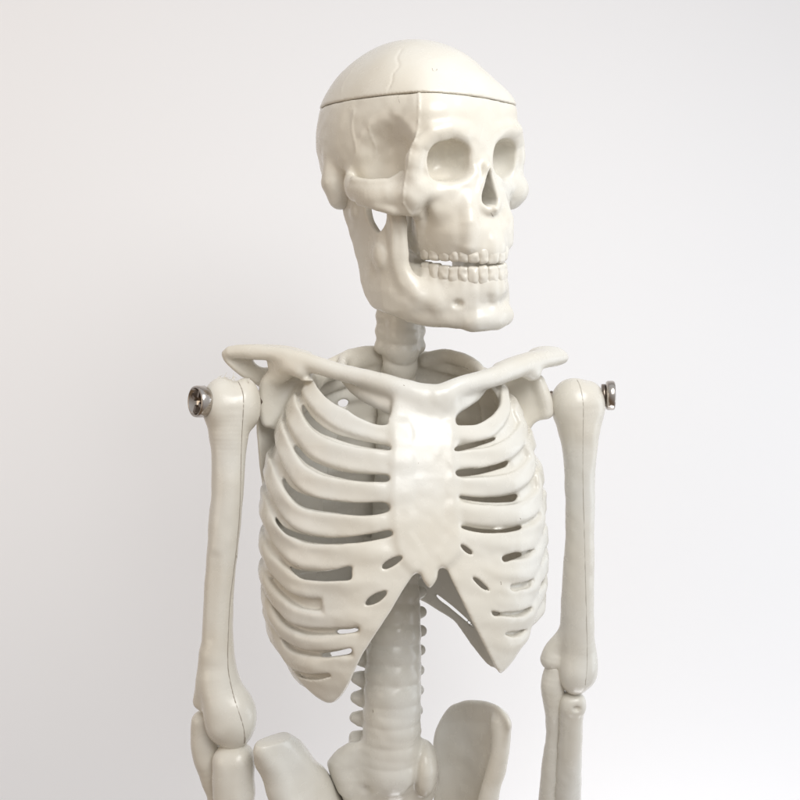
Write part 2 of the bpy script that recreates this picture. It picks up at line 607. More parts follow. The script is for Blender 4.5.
def build_skull(mats, root):
    bone = mats['bone']
    F = Field((-104, -132, -82), (104, 134, 92), 1.3, HM, HO)
    braincase(F)
    F.fn(lambda x, y, z: -22.0 - 0.06 * y + 0 * x - z, (-104, -132, -82), (104, 134, 0), 16, 'int')
    # temporal hollow behind the orbit
    for s in (-1, 1):
        F.ell((s * 86, 52, 16), (29, 34, 44), 9, 'sub')
    # skull base
    F.ell((0, 0, -4), (46, 60, 18), 12)
    for s in (-1, 1):
        F.box((s * 25, 27, -42), (5, 18, 38), 4, 5)
    # mastoids
    for s in (-1, 1):
        F.tube([(s * 74, -32, 28), (s * 76, -32, 4), (s * 73, -29, -12)], [10, 13, 11], 6)
        # ear hollow
        F.ell((s * 90, -12, 2), (18, 7, 14), 5, 'sub')
    # brow, frontal process, orbit rims
    both(F.tube, [(-5, 89, 38), (-20, 93, 43), (-36, 93, 45.5), (-52, 89, 43), (-63, 81, 31), (-65.5, 77, 18)], [8, 7, 6.5, 6.5, 7, 7.5], 5)
    both(F.tube, [(-65.5, 77, 20), (-65, 75, 6), (-65, 70, -8)], [7.5, 7.5, 10], 5)
    both(F.tube, [(-66, 74, 6), (-69, 64, -4), (-76, 54, -8)], [5, 6, 6], 7)
    # maxilla
    F.ell((0, 58, -32), (46, 48, 44), 8, p=2.6)
    F.ell((0, 58, -50), (40, 54, 22), 10, p=2.5)
    both(F.tube, [(-64, 70, -6), (-50, 79, -9), (-34, 86, -9), (-18, 91, -1)], [8, 7, 6.5, 6.5], 6)
    both(F.tube, [(-18, 89, -4), (-16, 86, 12), (-11, 84, 28)], [8.5, 7, 7], 6)
    both(F.ell, (-57, 77, -3), (10, 8, 9), 6)
    both(F.ell, (-9, 94, 2), (6, 7, 11), 5)
    # zygoma and arch
    both(F.ell, (-62, 67, -12), (13, 15, 14), 7)
    arch = cr([(-63, 69, -12), (-74, 57, -11), (-85, 40, -9), (-88, 24, -6), (-86, 10, -1), (-82, 1, 3), (-76, -3, 8)], 4)
    both(F.tube, arch, np.interp(np.arange(len(arch)), [0, 6, 14, 24], [8.5, 7, 6, 5]), 5, sq=((0, 0, 1), 1.75))
    both(F.tube, [(-88, 24, -15), (-84, 44, -20), (-76, 58, -24), (-66, 67, -24)], [2.5, 3.5, 4, 4.5], 4)
    both(F.tube, [(-89, 18, 5), (-86, 38, 2), (-77, 54, 2), (-69, 64, 8)], [2.5, 3, 3, 3.5], 4)
    both(F.ell, (-83, 12, -4), (8, 9, 9), 5)
    both(F.tube, [(-58, 66, -18), (-47, 60, -28), (-40, 55, -46)], [8, 7, 6], 6)
    both(F.tube, [(-70, 66, -20), (-60, 70, -25), (-50, 64, -31), (-43, 59, -44)], [4, 4.5, 4, 3.5], 4)
    # nasal bones
    F.tube([(0, 84, 30), (0, 89, 21), (0, 97, 13), (0, 102, 10)], [8, 6, 5, 3.5], 5)
    both(F.tube, [(-8, 84, 24), (-13, 87, 6), (-17, 92, -14)], [6, 7, 8], 6)
    both(F.tube, [(0, 102, 11), (-6.5, 102, -3), (-12, 100, -15), (-11, 102, -23), (-4, 106, -28)], [2.5, 3.2, 3.8, 4, 4], 4)
    # orbits
    for s in (-1, 1):
        F.ell((s * 35, 94, 17.3), (20.6, 33, 17.8), 5, 'sub', p=2.7)
        F.tube([(s * 23, 88, 24), (s * 34, 86, 27), (s * 46, 80, 26)], [6, 8, 6], 6, 'sub')
    # canine hollow and eminence
    both(F.ell, (-32, 79, -22), (18, 10, 15), 8)
    F.ell((67, 73, -13), (12, 13, 13), 10)
    both(F.tube, [(-20, 96, -16), (-23, 101, -38), (-24, 101, -58)], [6, 8.5, 7], 5)
    # nasal aperture
    nose = Poly([(0, 12), (1.6, 6), (4.2, -4), (8.5, -14), (9.5, -20), (4.5, -25), (0, -23), (-4.5, -25), (-9.5, -20), (-8.5, -14), (-4.2, -4), (-1.6, 6)], 4)
    F.fn(lambda x, y, z: np.maximum(nose(x + 0 * z, z + 0 * x), 64 - y + 0 * x), (-20, 60, -34), (20, 134, 16), 2.0, 'sub')
    F.tube([(0, 112, -27), (0, 102, -28)], [2.5, 5], 4)
    # alveolar root ridges
    tx = tooth_arch(1)
    for (a, b, zz, w) in tx:
        F.tube([(a * 0.97, b * 0.97, zz + 30), (a * 0.985, b * 0.985, zz + 9)], [2.5, w * 0.9], 5)
    for sgn in (-1, 1):
        F.tube(np.array([(a * 0.98, b * 0.98, zz + 15.5) for a, b, zz, w in tx if a * sgn > 0] + [(sgn * 37, 18, -47)]), 6.3, 5, sq=((0, 0, 1), 1.7))
    F.tube(np.array([(a * 0.98, b * 0.98, zz + 15.5) for a, b, zz, w in tx[:2]]), 6.3, 5, sq=((0, 0, 1), 1.7))
    F.ell((0, 46, -76), (27, 48, 17), 4, 'sub')
    F.noise(0.55, 9, 3)
    F.noise(0.5, 24, 4)
    full = Field((-104, -132, -82), (104, 134, 92), 1.3)
    # flat saw cut under the cap
    F.fn(CUT, (-104, -132, 60), (104, 134, 92), 1.2, 'int')
    # suture ridges and mould seam on the side of the head, laid on the surface
    def ridge(px, r, k, lift=0.0):
        t = F.ontrace(px)
        if len(t) > 2:
            F.tube(t, r, k)
    ridge([(354, 110), (352, 128), (356, 150), (350, 168)], 0.45, 1.6)
    ridge([(369, 128), (371, 137), (375, 145), (375, 156)], 0.45, 1.6)
    ridge([(419, 93), (419, 110), (418, 128), (415, 140), (411, 148), (409, 160), (406, 175), (404, 190), (403, 203)], 1.15, 0.8)
    ridge([(403, 203), (409, 212), (416, 222), (418, 236), (419, 250)], 0.8, 1.2)
    cran = emit('cranium', F, bone, root, 1)

    C = Field((-104, -132, 56), (104, 134, 150), 1.3, HM, HO)
    braincase(C)
    C.f -= 1.3
    C.noise(0.5, 22, 5)
    C.fn(lambda x, y, z: -(CUT(x, y, z) - 0.3), (-104, -132, 56), (104, 134, 150), 2.2, 'int')
    t = C.ontrace([(402, 49), (397, 58), (399, 66), (393, 74), (392, 82), (388, 90)])
    if len(t) > 2:
        C.tube(t, 0.5, 1.2, 'sub')
    t = C.ontrace([(341, 93), (343, 84), (352, 70)])
    if len(t) > 2:
        C.tube(t, 0.4, 1.2)
    cap = emit('skull_cap', C, bone, root, 1)
    for (a, b, zz, w) in tx:
        tooth('tooth', (a, b, zz), w, 15, bone, cran, up=-1)
    mark('speck', C, [(432, 67.5), (433, 71), (436, 71), (437.5, 68)], 0.28, mats['seam'], cap)
    mark('speck', F, [(397.5, 93), (398.5, 98), (400, 103)], 0.35, mats['seam_light'], cran)
    mark('speck', F, [(490.5, 212), (492, 214.5), (493.5, 217)], 0.4, mats['seam'], cran)
    return F


def HP(l):
    w = np.array(l, float) @ HM + HO
    k = D / (D + w[1])
    return 400 + w[0] * k, 400 - w[2] * k


def tooth_arch(upper):
    """(x, f, z of the biting edge, half width) along one dental arch."""
    out = []
    ws = [4.6, 4.0, 4.4, 4.2, 4.3, 5.6, 5.4, 5.2]
    A, B, f0 = (38.0, 68.0, 43.0) if upper else (36.5, 69.0, 41.0)
    if upper:
        line = ([400, 406, 429, 450, 483, 509], [255, 256, 260, 261, 263.5, 265])
    else:
        line = ([400, 407, 429, 444, 460, 484, 509], [256.5, 258, 262, 265, 266.5, 265.5, 265])
    th = 0.0
    back = 0.0
    for w in ws:
        for part in (0, 1):
            if th < math.pi / 2:
                th += w / math.hypot(A * math.cos(th), B * math.sin(th))
                if th >= math.pi / 2:
                    th = math.pi / 2
            else:
                back += w
            if part == 0:
                x, y = A * math.sin(th), f0 + B * math.cos(th) - back
        zz = -75.0
        for _ in range(12):
            px, py = HP((-x, y, zz))
            zz -= (np.interp(px, *line) - py) * 0.9
        out += [(-x, y, zz, w), (x, y, zz, w)]
    return out


def tooth(name, c, w, hgt, mat, parent, up):
    """one crown; c is the middle of its biting edge."""
    x, y, z = c
    G = Field((-10, -10, -18), (10, 10, 18), 0.9)
    G.box((0, 0, -up * hgt * 0.5), (w * (1.3 if w < 4.7 else 1.12), 4.5, hgt * 0.5), 3.0, 0)
    G.ell((0, 0, -up * hgt * 0.55), (w * 1.0, 5.4, hgt * 0.45), 3)
    G.noise(0.7, 4, int(abs(x) * 7 + (x > 0)))
    V, Q, _ = G.mesh(1)
    ang = math.atan2(x / 37.0 ** 2, max(y - 43, 0) / 68.0 ** 2)
    cs, sn = math.cos(ang), math.sin(ang)
    R = np.array([[cs, -sn, 0], [sn, cs, 0], [0, 0, 1]])
    V = V @ R + np.array(c)
    V = V @ HM + HO
    return link(name, mkmesh(name, V, Q), mat, parent)


def build_mandible(mats, root):
    F = Field((-84, -30, -156), (84, 134, -8), 1.2, HM, HO)
    # ramus outline traced on the near side plane
    tr = [(348, 191), (360, 190), (369, 199), (371, 214), (374, 224), (380, 232), (385, 225), (389, 214), (395, 206), (398, 213),
          (399.5, 226), (400, 245), (400, 262), (403, 277), (408, 290), (412, 300), (404, 313), (384, 311), (373, 307), (366, 299), (362, 286),
          (358, 262), (351, 233), (345, 210)]
    pl = np.array([HL(a, b, 0, -66)[1:] for a, b in tr])
    po = Poly(pl, 4)
    for s in (-1, 1):
        def fun(x, y, z):
            xx = x * s
            d2 = po(y + 0 * z, z + 0 * y) + 3.2
            x0 = 67 - 0.05 * (-z - 20) - np.clip(y - 25, 0, 60) * 0.26 - np.clip(-z - 100, 0, 60) * 0.05
            w = np.abs(xx - x0) - 4.2 + 3.2
            return np.sqrt(np.maximum(d2, 0) ** 2 + np.maximum(w, 0) ** 2) + np.minimum(np.maximum(d2, w), 0) - 3.2
        F.fn(fun, (-80 if s < 0 else 40, pl[:, 0].min(), pl[:, 1].min()), (-40 if s < 0 else 80, pl[:, 0].max(), pl[:, 1].max()), 3)
        # thick front edge of the ramus running down into the body
        e = [HL(a, b, 0, xx) for a, b, xx in [(391, 212, -66), (394, 228, -65), (395, 248, -64), (397, 264, -62), (404, 280, -58), (418, 294, -51), (437, 303, -43)]]
        e = np.array(e)
        if s > 0:
            e = mir(e)
        F.tube(cr(e, 4), np.interp(np.arange(25), [0, 12, 24], [3.5, 5.5, 5]), 6)
        F.tube([(s * 66, -10, -26), (s * 66, -8, -14)], [6, 7], 5)
    body = cr([(-60, 8, -100, 6), (-55, 32, -106, 8.4), (-46, 54, -110, 8.8), (-35, 77, -112, 8.8), (-21, 95, -113, 8.8), (0, 102, -114, 8.8),
               (21, 95, -113, 8.8), (33, 77, -112, 8.6), (43, 54, -110, 8.6), (53, 32, -106, 8), (57, 12, -100, 6)], 5)
    F.tube(body[:, :3], body[:, 3], 12, sq=((0, 0, 1), 2.2))
    low = body[8:-8, :3].copy()
    low[:, 2] -= 14
    F.tube(low, 7.5, 6)
    tx = tooth_arch(0)
    for sgn in (-1, 1):
        gum = np.array([(a * 0.985, b * 0.985, zz - 22) for a, b, zz, w in tx if a * sgn > 0])
        F.tube(gum, 6.0, 6, sq=((0, 0, 1), 1.4))
        F.tube(gum + V3(0, 0, 13), 4.6, 2, sq=((0, 0, 1), 1.5))
        F.tube([gum[-1] + V3(0, 0, 6), (sgn * 45, 12, -86), (sgn * 55, 2, -86)], [7, 7, 5], 5, sq=((0, 0, 1), 1.9))
    front = np.array([(a * 0.985, b * 0.985, zz - 22) for a, b, zz, w in tx[:2]])
    F.tube(front, 6.0, 6, sq=((0, 0, 1), 1.4))
    F.tube(front + V3(0, 0, 13), 4.6, 2, sq=((0, 0, 1), 1.5))
    # chin
    both(lambda c: F.ell(c, (3.5, 7, 10), 8), HL(379, 256, 0, -70))
    F.ell((0, 105, -127), (26, 10, 12), 8)
    both(F.ell, (-18, 98, -131), (10, 9, 7), 6)
    both(lambda c: F.ell(c, (10, 6, 6), 6, 'sub'), (-14, 115, -112))
    both(lambda c: F.ell(c, (3, 3.6, 2.3), 5, 'sub'), HL(458, 304, 0, -33))
    F.box((0, 40, -154), (90, 100, 8), 4, 6, 'sub')
    for (a, b, zz, w) in tx:
        F.tube([(a * 1.0, b * 1.0, zz - 15), (a * 0.99, b * 0.99, zz - 30)], [w * 0.85, 2.5], 5)
    F.noise(0.55, 9, 13)
    F.noise(0.5, 22, 14)
    man = emit('mandible', F, mats['bone'], root, 1)
    for (a, b, zz, w) in tx:
        tooth('tooth', (a, b, zz), w, 17, mats['bone'], man, up=1)
    return F
# ------------------------------------------------------------------ rib cage
TY = math.radians(13)
TL, TF = V3(math.cos(TY), math.sin(TY), 0), V3(math.sin(TY), -math.cos(TY), 0)
TC = V3(5, 0, 0)
_zp = np.array([720, 700, 670, 640, 600, 560, 500, 470, 440, 420, 405, 390, 375, 360, 345, 330], float)
_zz = 400 - _zp
_a = np.array([88, 100, 118, 130, 138, 141, 140, 137, 129, 121, 114, 104, 88, 66, 55, 45], float)
_bf = np.array([88, 94, 99, 104, 106, 104, 95, 90, 83, 75, 68, 60, 51, 40, 28, 20], float)
_bb = np.array([60, 65, 72, 76, 78, 78, 76, 74, 70, 67, 64, 60, 55, 50, 45, 40], float)


def cage_d(x, y, z):
    x, y, z = np.broadcast_arrays(x - TC[0], y - TC[1], z)
    u = x * TL[0] + y * TL[1]
    v = x * TF[0] + y * TF[1]
    a = np.interp(z, _zz, _a)
    b = np.where(v > 0, np.interp(z, _zz, _bf), np.interp(z, _zz, _bb))
    p = 2.2
    rho = ((np.abs(u) / a) ** p + (np.abs(v) / b) ** p) ** (1 / p)
    r = np.sqrt(u * u + v * v)
    return r * (1 - 1 / np.maximum(rho, 1e-3))


def cage_hit(px, py):
    Y = np.arange(-140, 60, 0.5)
    k = (D + Y) / D
    d = cage_d((px - 400) * k, Y, (400 - py) * k)
    i = np.argmax(d < 0) if (d < 0).any() else np.argmin(d)
    return V3((px - 400) * k[i], Y[i], (400 - py) * k[i])


def cage_pt(al, side, z):
    a = np.interp(z, _zz, _a)
    b = np.interp(z, _zz, _bf if abs(al) < math.pi / 2 else _bb)
    du, dv = math.sin(al), math.cos(al)
    p = 2.2
    r = 1 / ((abs(du) / a) ** p + (abs(dv) / b) ** p) ** (1 / p)
    return TC + TL * (side * du * r) + TF * (dv * r) + V3(0, 0, z)


def rib_path(px, side, end=2.85, rise=34):
    pts = [cage_hit(a, b) for a, b in cr(px, 4)]
    w = pts[-1] - TC
    al0, z0 = math.atan2(side * (w @ TL), w @ TF), w[2]
    if al0 < end - 0.15:
        n = 9
        for i in range(1, n + 1):
            t = i / n
            pts.append(cage_pt(al0 + (end - al0) * t, side, z0 + rise * math.sin(t * math.pi * 0.55)))
    return np.array(pts)


RIBS_R = [   # photo left
    ([(404, 437), (390, 434), (360, 427), (336, 417), (317, 402), (308, 388)], 6.6),
    ([(404, 467), (390, 464), (350, 459), (324, 451), (305, 436), (294, 416), (291, 402)], 7.0),
    ([(404, 493), (390, 493), (350, 492), (320, 487), (298, 473), (284, 446), (279, 424)], 6.8),
    ([(404, 521), (393, 523), (350, 526), (318, 524), (296, 516), (277, 490), (268, 464)], 6.8),
    ([(408, 540), (390, 547), (350, 555), (318, 557), (296, 552), (274, 528), (265, 506)], 7.2),
    ([(372, 580), (352, 584), (330, 587), (308, 587), (291, 581), (272, 562), (264, 545)], 5.6),
    ([(376, 612), (358, 616), (330, 620), (308, 619), (290, 612), (273, 594), (265, 578)], 5.2),
    ([(366, 636), (352, 640), (330, 643), (308, 642), (288, 634), (275, 618), (267, 602)], 5.0),
    ([(354, 658), (340, 661), (322, 664), (306, 662), (291, 654), (281, 641), (272, 625)], 4.7),
    ([(344, 682), (332, 684), (316, 683), (302, 674), (291, 660), (283, 648)], 4.6),
]
RIBS_L = [   # photo right
    ([(452, 434), (477, 434), (495, 424), (505, 408), (503, 391)], 5.8),
    ([(452, 460), (487, 458), (511, 447), (522, 431), (517, 415)], 6.4),
    ([(452, 488), (490, 487), (516, 481), (530, 466), (527, 448)], 6.2),
    ([(452, 512), (490, 516), (520, 513), (536, 500), (537, 482)], 6.4),
    ([(455, 535), (490, 541), (524, 538), (538, 526), (539, 510)], 6.6),
    ([(472, 562), (490, 567), (515, 571), (533, 563), (539, 546)], 6.0),
    ([(478, 590), (494, 594), (515, 597), (531, 591), (537, 576)], 5.8),
    ([(482, 620), (496, 624), (514, 625), (528, 616), (534, 602)], 5.2),
    ([(488, 642), (500, 643), (514, 642), (524, 634), (530, 620)], 4.8),
]


def taper(p, trace):
    t = np.ones(len(p))
    if trace[0][0] not in (404, 452):
        t[:6] = np.linspace(0.35, 1, 6)
    return t


def build_cage(mats, root):
    F = Field((-182, -128, -312), (178, 112, 62), 1.4)
    names = {}
    up = V3(0, 0, 1)
    ST, CC = 1, 2
    names[1], names[2], names[3] = 'sternum', 'costal_cartilage', 'costal_cartilage'
    nid = 10

    def shell(poly, lo, hi, th, off, k, lab, op='add', rd=2.5):
        po = poly if isinstance(poly, Poly) else Poly(poly, 4)
        x0, y0 = po.lo + 22
        x1, y1 = po.hi - 22
        cs = np.array([P(a, b, y) for a in (x0, x1) for b in (y0, y1) for y in (lo, hi)])

        def fun(x, y, z):
            x, y, z = np.broadcast_arrays(x, y, z)
            kk = (D + y) / D
            d2 = po(400 + x / kk, 400 - z / kk) * kk + rd
            if th is None:
                return d2 - rd
            w = np.abs(cage_d(x, y, z) - off) - th / 2 + rd
            return np.sqrt(np.maximum(d2, 0) ** 2 + np.maximum(w, 0) ** 2) + np.minimum(np.maximum(d2, w), 0) - rd
        F.fn(fun, cs.min(0), cs.max(0), k, op, lab)

    # back wall of the moulding, closed between the ribs
    shell([(346, 372), (300, 392), (278, 430), (268, 480), (264, 560), (268, 590), (300, 612), (340, 612), (372, 604), (400, 597), (420, 600), (440, 612), (457, 624), (476, 651),
           (497, 667), (526, 632), (540, 560), (540, 480), (528, 440), (505, 395), (475, 372), (440, 366), (400, 372), (370, 366)], -10, 110, 5, -3, 3, 2, rd=2.4)
    # recessed webs at the sides
    shell([(296, 388), (303, 408), (296, 432), (284, 470), (280, 500), (284, 520), (276, 570), (262, 575), (258, 540), (258, 460), (272, 425), (285, 395)], -70, 40, 5, -5, 3, 2)
    shell([(262, 560), (290, 572), (300, 584), (340, 590), (360, 622), (352, 660), (330, 692), (300, 684), (278, 650), (264, 610)], -125, 30, 6, -7.5, 3, 2)
    shell([(500, 405), (498, 425), (509, 455), (519, 490), (522, 530), (545, 540), (545, 480), (533, 440), (515, 400)], -80, 60, 5, -5, 3, 3)

    shell([(303, 388), (312, 398), (332, 411), (360, 424), (392, 436), (456, 434), (480, 430), (498, 418), (503, 396), (516, 402), (533, 440), (545, 480), (545, 540), (400, 562), (262, 575), (257, 540), (257, 460), (272, 425), (288, 395)],
          -135, 30, 7, -6.5, 5, 2, rd=3)

    # sternum and costal margins
    shell([(352, 562), (380, 553), (396, 544), (394, 520), (415, 540), (424, 560), (415, 571), (390, 612), (363, 654), (347, 687), (338, 699), (328, 703), (314, 695), (300, 681),
           (288, 662), (306, 664), (330, 662), (352, 657), (350, 645), (358, 637), (357, 624), (326, 616), (325, 592), (350, 585)], -125, 10, 8, 0.0, 4, 2)
    shell([(456, 525), (480, 530), (520, 532), (540, 535), (538, 570), (534, 600), (527, 635), (516, 656), (504, 671), (496, 668), (472, 621), (459, 595), (446, 568), (440, 556), (448, 535)], -125, 60, 11, -2, 4, 3)
    for trace, rad in RIBS_R:
        names[nid] = 'rib'
        p = rib_path(trace, -1)
        F.tube(p, rad * 1.06 * taper(p, trace), 3.0, sq=(up, 1.62), lab=nid)
        nid += 1
    for trace, rad in RIBS_L:
        names[nid] = 'rib'
        p = rib_path(trace, 1)
        F.tube(p, rad * 1.04 * taper(p, trace), 3.0, sq=(up, 1.52), lab=nid)
        nid += 1
    # flat outer faces: the ribs are bands, not rods
    F.fn(lambda x, y, z: cage_d(x, y, z) - 4.6 - 0.9 * np.sin(z * 0.21 + x * 0.05), (-150, -128, -306), (160, 60, 10), 2.2, 'int')
    # first ribs loop behind the collar bones
    names[nid] = 'rib'
    F.pxtube([(402, 408, -62, 7), (390, 404, -60, 7), (372, 397, -52, 6.5), (354, 386, -38, 6), (343, 372, -14, 5.5), (343, 362, 10, 5), (353, 356, 28, 5), (370, 355, 40, 5), (386, 360, 44, 5)], 4, 3, sq=(up, 1.45), lab=nid)
    nid += 1
    names[nid] = 'rib'
    F.pxtube([(450, 408, -60, 7), (460, 403, -55, 7), (474, 394, -42, 6), (484, 382, -22, 5), (478, 369, 4, 5), (463, 360, 26, 5), (445, 356, 40, 5), (424, 360, 44, 5)], 4, 3, sq=(up, 1.45), lab=nid)
    nid += 1
    shell([(402, 382), (414, 385), (425, 387), (436, 385), (448, 382), (459, 392), (461, 404), (457, 418), (457, 440), (457, 470), (458, 500), (460, 525), (462, 545), (455, 560), (446, 566),
           (439, 570), (437, 579), (430, 588), (424, 582), (420, 574), (412, 570), (402, 560), (396, 545), (393, 525), (391, 500), (391, 470), (391, 440), (390, 420), (393, 405), (397, 392)], -135, -20, 10, 0.7, 6, 1, rd=4.5)
    # raised angle between manubrium and body, dip below

    # holes and slits between the cartilages, cut right through
    def cut(poly, y0=-135, y1=8, k=1.6, sm=3):
        shell(Poly(poly, sm, pad=26, step=0.5), y0, y1, None, 0, k, None, 'sub')
    cut([(382, 568), (384, 563), (392, 558), (401, 556), (402, 559), (395, 565), (387, 569)])
    cut([(365, 604), (369, 598), (378, 593), (386, 591), (385, 596), (378, 602), (369, 605)])
    cut([(338, 630), (350, 629), (358, 627), (358, 631), (350, 633), (339, 633.5)])
    cut([(322, 654), (338, 651), (351, 648), (351, 653), (343, 655), (326, 657)])
    cut([(460, 545), (464, 545), (472, 551), (471, 555), (464, 551)])
    cut([(502, 557), (508, 554), (518, 552), (521, 555), (514, 559), (504, 562)], -120, 25)
    cut([(472, 578), (477, 578), (487, 587), (489, 591), (481, 588)])
    cut([(462, 526), (480, 529), (500, 530), (518, 526), (519, 530), (500, 533), (480, 532.5), (464, 529)], -125, 25)
    cut([(338, 402), (343, 399), (348, 401), (346, 406), (340, 406)], -10, 110)
    cut([(491, 611), (497, 612), (500, 614), (494, 616)], -120, 20)
    cut([(290, 567), (300, 570), (325, 571.5), (350, 566), (352, 572), (351, 579.5), (340, 581), (318, 581), (300, 578)], -135, -20)
    cut([(436, 594), (446, 601), (458, 611), (470, 622), (474, 628), (466, 621), (452, 609), (440, 600)], 20, 110)
    # the open gaps between the ribs in front
    for gap in (
            [(347, 399), (357, 404), (372, 411), (385, 417), (388, 424), (378, 425), (366, 421), (354, 415), (348, 408)],
            [(303, 405), (308, 412), (316, 421), (330, 431), (350, 438.5), (370, 442.5), (388, 446), (390, 450), (370, 448), (350, 443.5), (330, 437), (316, 430), (308, 422), (303, 412)],
            [(297, 446), (310, 459), (330, 468.5), (350, 473), (370, 474.5), (387, 475), (388, 481), (370, 482), (350, 480), (330, 475), (310, 466), (296, 452)],
            [(284, 478), (290, 486), (300, 493), (316, 498), (336, 501), (350, 502.5), (370, 503), (386, 503.5), (388, 511), (370, 515), (350, 515), (336, 513), (316, 510), (300, 505), (290, 496), (284, 486)],
            [(276, 517), (282, 525), (290, 530), (310, 536), (330, 538), (350, 537), (370, 534), (390, 530.5), (391, 536), (370, 541), (350, 543), (330, 544), (310, 542), (290, 536), (282, 530), (276, 522)],
            [(456, 420), (459, 414), (470, 407), (480, 401), (484, 403), (484, 411), (476, 418), (466, 422), (458, 425)],
            [(455, 448), (470, 443), (480, 441), (494, 437.5), (493, 441), (480, 445.5), (470, 448.5), (456, 451)],
            [(456, 471), (470, 469), (480, 468.5), (494, 465), (507, 461), (505, 466.5), (494, 470.5), (480, 474), (470, 475.5), (458, 476)],
            [(460, 495.5), (480, 497.5), (500, 496.5), (516, 494), (514, 501), (500, 502.5), (480, 502), (462, 499)]):
        cut(gap, -135, 0, 2.2, 3)
    # grooves between the lower ribs, run round to the flanks
    def groove(px, r):
        c = [cage_hit(a, b) for a, b in cr(px, 4)]
        for off in (-1.0, 2.0, 5.0):
            q = []
            for p in c:
                d = V3(p[0] - TC[0], p[1] - TC[1], 0)
                q.append(p + d / max(np.linalg.norm(d), 1e-6) * off)
            n = len(q)
            F.tube(q, r * np.clip(np.minimum(np.arange(n) + 1.5, n + 0.5 - np.arange(n)) / 4, 0.4, 1), 2.0, 'sub')
    groove([(281, 616), (290, 624), (306, 630), (335, 631), (356, 629)], 2.4)
    groove([(284, 639), (292, 647), (310, 652.5), (335, 652.5), (350, 650)], 2.4)
    groove([(291, 666), (298, 672), (314, 676), (331, 674)], 2.6)
    groove([(531, 550), (522, 555), (508, 558)], 2.4)
    groove([(530, 580), (522, 585), (510, 586)], 2.4)
    groove([(528, 608), (518, 613), (496, 614)], 2.3)
    groove([(523, 630), (514, 633.5), (503, 633)], 2.2)
    # shallow grooves
    g = [cage_hit(a, b) for a, b in [(503, 614), (514, 615), (528, 609)]]
    F.tube(g, 0.6, 4, 'sub')
    g = [cage_hit(a, b) for a, b in [(503, 588), (516, 590), (528, 585)]]
    F.tube(g, 0.6, 5, 'sub')
    g = [cage_hit(a, b) for a, b in [(286, 672), (305, 678), (330, 674)]]
    F.tube(g, 0.3, 4, 'sub')

    # notch of the manubrium between the collar bones
    F.ell(P(427, 398, -67), (25, 9, 13), 12, lab=1)
    # collar bones
    CL = nid
    names[CL] = names[CL + 1] = 'clavicle'
    F.pxtube([(422, 396, -68, 7), (410, 391, -66, 9.5), (392, 386.5, -64, 10.5), (370, 379.5, -58, 9.5), (339, 372, -50, 8.6), (320, 366, -45, 8.8), (300, 360, -40, 9), (282, 355, -35, 8), (264, 352.5, -30, 7.6), (245, 351.5, -26, 7.4), (231, 352, -23, 6.6)], 5, 7, lab=CL)
    F.pxtube([(436, 396, -68, 6), (450, 390, -62, 9.5), (466, 384.5, -54, 10), (490, 378, -38, 10), (512, 369.5, -17, 10.4), (530, 363.5, 0, 9.4), (548, 359, 16, 8), (563, 357.5, 28, 5.5)], 5, 7, lab=CL + 1)
    F.pxtube([(306, 358, -30, 7.5), (285, 353.5, -22, 8.2), (262, 352, -14, 8), (240, 352, -10, 7)], 4, 6, lab=CL)
    F.pxtube([(500, 371, -18, 8.5), (518, 364.5, 0, 9.5), (538, 359, 18, 9), (556, 356, 32, 7)], 4, 6, lab=CL + 1)
    # shoulder blades
    SC = CL + 2
    names[SC] = names[SC + 1] = 'scapula'
    lin = lambda x0, y0, s, c=0, x1=1: (lambda px, py: y0 + (px - x0) * s + c * np.sin(np.clip((px - x0) / (x1 - x0), 0, 1) * math.pi))
    F.pxplate([(222, 352), (230, 350), (244, 352), (251, 356), (256, 364), (264, 367.5), (276, 366), (281, 374), (271, 386), (263, 389), (252, 382), (240, 375.5), (225, 362)], lin(223, -20, 0.6), 11, 4.5, 4, lab=SC)
    F.pxtube([(287, 372, -28, 8), (274, 379, -18, 9), (268, 392, -12, 8.5), (265, 408, -8, 7.5)], 5, 7, lab=SC)
    F.pxtube([(274, 364, -22, 5.5), (288, 366, -36, 8), (298, 370, -42, 7.5)], 5, 8, lab=SC)
    F.pxplate([(262, 384), (276, 372), (300, 374), (316, 376), (316, 400), (295, 420), (275, 428), (261, 422)], lin(262, -16, 0.22), 9, 4, 8, lab=SC)
    F.pxplate([(258, 412), (276, 416), (292, 430), (290, 480), (276, 510), (266, 502), (261.5, 479), (257.5, 445)], lin(258, -2, 0.7), 9, 4, 6, lab=SC)
    F.ell(P(545, 356.5, 36), (19, 15, 11), 8, lab=SC + 1)
    F.ell(P(532, 374, 4), (9, 9, 7), 9, lab=SC + 1)
    F.pxplate([(480, 384), (505, 372), (522, 370), (537, 374), (541.5, 383), (546, 398), (549, 410), (547.5, 417), (535, 423.5), (527, 436), (521, 448), (512, 470), (490, 470)], lin(480, 52, -0.26, 3, 549), 9, 4, 7, lab=SC + 1)
    F.pxtube([(540, 382, 34, 4.5), (546.5, 400, 34, 5.5), (548, 411, 35, 5.5)], 4, 9, lab=SC + 1)
    F.noise(0.25, 8, 21)
    F.noise(0.35, 20, 22)
    parts = emit_split(F, names, mats['bone'], root, 1)
    for px, lab in (([(403, 384.5), (404, 385.5), (405, 386)], 1), ([(418, 463), (419, 463.6), (420, 464)], 1), ([(500.5, 581), (501, 583), (501.2, 585)], 3), ([(297.6, 565), (298.2, 565.8), (299, 566)], 2), ([(520, 518), (520.6, 518.8), (521, 519)], 3)):
        if lab in parts:
            mark('speck', F, px, 0.4, mats['seam'], parts[lab])
    return parts, F


